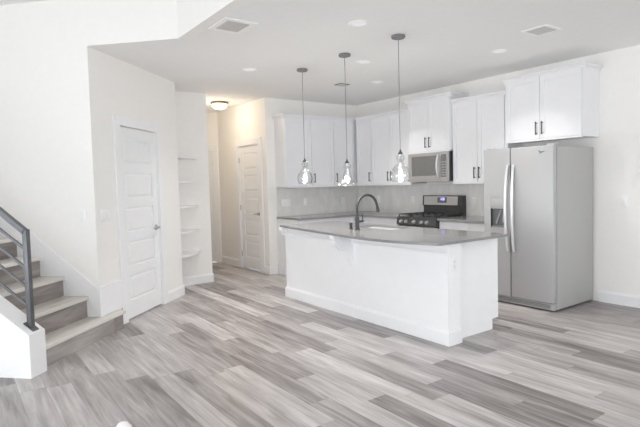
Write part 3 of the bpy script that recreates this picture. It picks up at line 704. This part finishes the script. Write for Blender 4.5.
# ------------------------------------------------------------------ pendants
GP = 'clear glass pendants over the island'
def pendant(label, x, y, zc, shape):
    t = thing('pendant_light', label, 'pendant lamp', T(x, y, H), GP); z = zc - H
    MB().lathe([(0, -0.001), (0.062, -0.001), (0.064, -0.008), (0.064, -0.022), (0.058, -0.028), (0.01, -0.03), (0, -0.03)], 28).build('ceiling_canopy', RODM, t)
    MB().tube([(0, 0, -0.025), (0, 0, z + 0.03)], 0.0034, 8).build('rod', RODM, t)
    MB().lathe([(0, z + 0.04), (0.006, z + 0.038), (0.010, z + 0.02), (0.019, z + 0.008), (0.024, z), (0.02, z - 0.005), (0.0, z - 0.006)], 20).build('cap', GUN, t)
    if shape == 'gourd':
        pr = [(0.016, 0), (0.030, -0.012), (0.040, -0.032), (0.040, -0.05), (0.030, -0.070), (0.027, -0.082), (0.033, -0.094), (0.056, -0.114), (0.076, -0.142), (0.089, -0.174), (0.094, -0.205), (0.092, -0.232), (0.085, -0.254), (0.076, -0.268)]
    else:
        pr = [(0.016, 0), (0.034, -0.012), (0.046, -0.03), (0.040, -0.048), (0.028, -0.062), (0.030, -0.08), (0.038, -0.10), (0.044, -0.13), (0.050, -0.16), (0.058, -0.185), (0.080, -0.205), (0.097, -0.222), (0.100, -0.24), (0.098, -0.252)]
    inner = [(max(r - 0.003, 0.001), h) for r, h in reversed(pr)]
    MB().lathe([(r, z + h) for r, h in pr + inner], 32).build('glass_shade', GLASS, t, smooth=60)
    MB().lathe([(0, z - 0.005), (0.012, z - 0.006), (0.010, z - 0.06), (0.015, z - 0.075), (0.015, z - 0.125), (0.012, z - 0.13), (0, z - 0.13)], 18).build('lamp_socket', NICKEL, t)
    lp = bpy.data.lights.new('pendant_lamp', 'POINT'); lp.energy = 12; lp.color = (1.0, 0.96, 0.92); lp.shadow_soft_size = 0.022
    lo_ = bpy.data.objects.new('pendant_lamp', lp); C.objects.link(lo_); lo_.location = (x, y, H + z - 0.178)
    MB().lathe([(0, z - 0.130), (0.010, z - 0.131), (0.012, z - 0.145), (0.020, z - 0.165), (0.023, z - 0.182), (0.019, z - 0.2), (0.010, z - 0.21), (0, z - 0.212)], 20).build('bulb', GLASS, t)
    MB().lathe([(0, z - 0.150), (0.007, z - 0.152), (0.010, z - 0.170), (0.010, z - 0.185), (0.006, z - 0.197), (0, z - 0.2)], 14).build('filament', BULB, t)
pendant('clear gourd-shaped glass pendant hanging leftmost over the island', 1.938, -2.473, 1.698, 'gourd')
pendant('middle clear glass pendant with a flared rim over the island', 2.744, -2.472, 1.642, 'flared')
pendant('clear gourd-shaped glass pendant hanging nearest the microwave', 3.534, -2.460, 1.690, 'gourd')

# ------------------------------------------------------------------ ceiling fittings
def can(label, x, y):
    t = thing('recessed_light', label, 'ceiling light', T(x, y, H), 'recessed ceiling lights')
    MB().lathe([(0.060, -0.001), (0.088, -0.001), (0.088, -0.004), (0.080, -0.009), (0.062, -0.006), (0.060, -0.001)], 32).build('trim_ring', PLATE, t)
    MB().lathe([(0, -0.003), (0.061, -0.003), (0.061, -0.0015), (0, -0.0015)], 28).build('lens', CANLIT, t)
    cl = bpy.data.lights.new('recessed_lamp', 'AREA'); cl.shape = 'DISK'; cl.size = 0.1; cl.energy = 5.0; cl.spread = math.radians(105); cl.color = (1.0, 0.97, 0.93)
    co = bpy.data.objects.new('recessed_lamp', cl); C.objects.link(co); co.location = (x, y, H - 0.012)
can('recessed ceiling light nearest the viewer, left of the right pendant', 3.625, -3.023)
can('recessed ceiling light between the middle and right pendants', 2.586, -2.063)
can('recessed ceiling light farthest back, toward the kitchen corner', 1.786, -1.138)
can('recessed ceiling light at left, before the left pendant canopy', 1.612, -3.001)
can('recessed ceiling light in front of the refrigerator cabinet', 3.681, -1.099)
def vent(label, x, y, sx, sy, rz=0, fl=0.03, n=7, face=None):
    t = thing('ceiling_vent', label, 'vent', T(x, y, H, rz), 'square ceiling air vents')
    b = MB()
    for a, c_, p, q in ((-sx / 2 - fl, sx / 2 + fl, -sy / 2 - fl, -sy / 2), (-sx / 2 - fl, sx / 2 + fl, sy / 2, sy / 2 + fl), (-sx / 2 - fl, -sx / 2, -sy / 2, sy / 2), (sx / 2, sx / 2 + fl, -sy / 2, sy / 2)): b.box(a, c_, p, q, -0.008, -0.0005)
    b.build('vent_frame', face or PLATE, t, smooth=0)
    MB().box(-sx / 2, sx / 2, -sy / 2, sy / 2, -0.002, -0.0005).build('vent_backing', VBACK, t, smooth=0)
    for i in range(n):
        p = -sy / 2 + sy * (i + 0.5) / n; w_ = sy / n * 0.42
        sb = MB(); sb.prism([(p - w_, -0.003), (p + w_, -0.0085), (p + w_, -0.0095), (p - w_, -0.004)], -sx / 2, sx / 2, 'x'); sb.build('slat', GRILLE, t, smooth=0)
vent('large square ceiling vent at upper left near the bent ceiling edge', 3.005, -3.905, 0.25, 0.21, 0.0, 0.045)
vent('square ceiling vent at upper right before the refrigerator cabinet', 4.35, -1.425, 0.19, 0.20)
vent('small dark grey ceiling vent behind the middle pendant rod', 1.42, -1.457, 0.10, 0.13, 0.0, 0.02, 5, RODM)
fl = thing('ceiling_light', 'warm glowing dome ceiling light with bronze rim in the hallway', 'ceiling light', T(-0.70, -2.32, H))
MB().lathe([(0, -0.0005), (0.125, -0.0005), (0.142, -0.010), (0.145, -0.024), (0.134, -0.034), (0.12, -0.036), (0, -0.036)], 32).build('rim', BRONZE, fl)
MB().lathe([(0.126, -0.036), (0.122, -0.065), (0.102, -0.092), (0.07, -0.111), (0.03, -0.121), (0, -0.122)], 32).build('glass_bowl', BOWL, fl)
MB().lathe([(0, -0.120), (0.010, -0.121), (0.010, -0.128), (0.006, -0.136), (0, -0.138)], 14).build('finial', BRONZE, fl)
l = bpy.data.lights.new('hall_lamp', 'POINT'); l.energy = 5.0; l.color = (1.0, 0.83, 0.62); l.shadow_soft_size = 0.12
lo = bpy.data.objects.new('hall_lamp', l); C.objects.link(lo); lo.location = (-0.70, -2.38, H - 0.28)

# small white dome on the floor at the lower edge
b = MB(); b.lathe([(0, 0.001), (0.05, 0.001), (0.05, 0.006), (0.042, 0.012), (0.03, 0.030), (0.015, 0.038), (0, 0.04)], 24)
tag(b.build('floor_outlet_cover', PLATE, M=T(3.90, -5.17, 0)), 'small white rounded cover on the floor at the bottom edge', 'floor outlet')
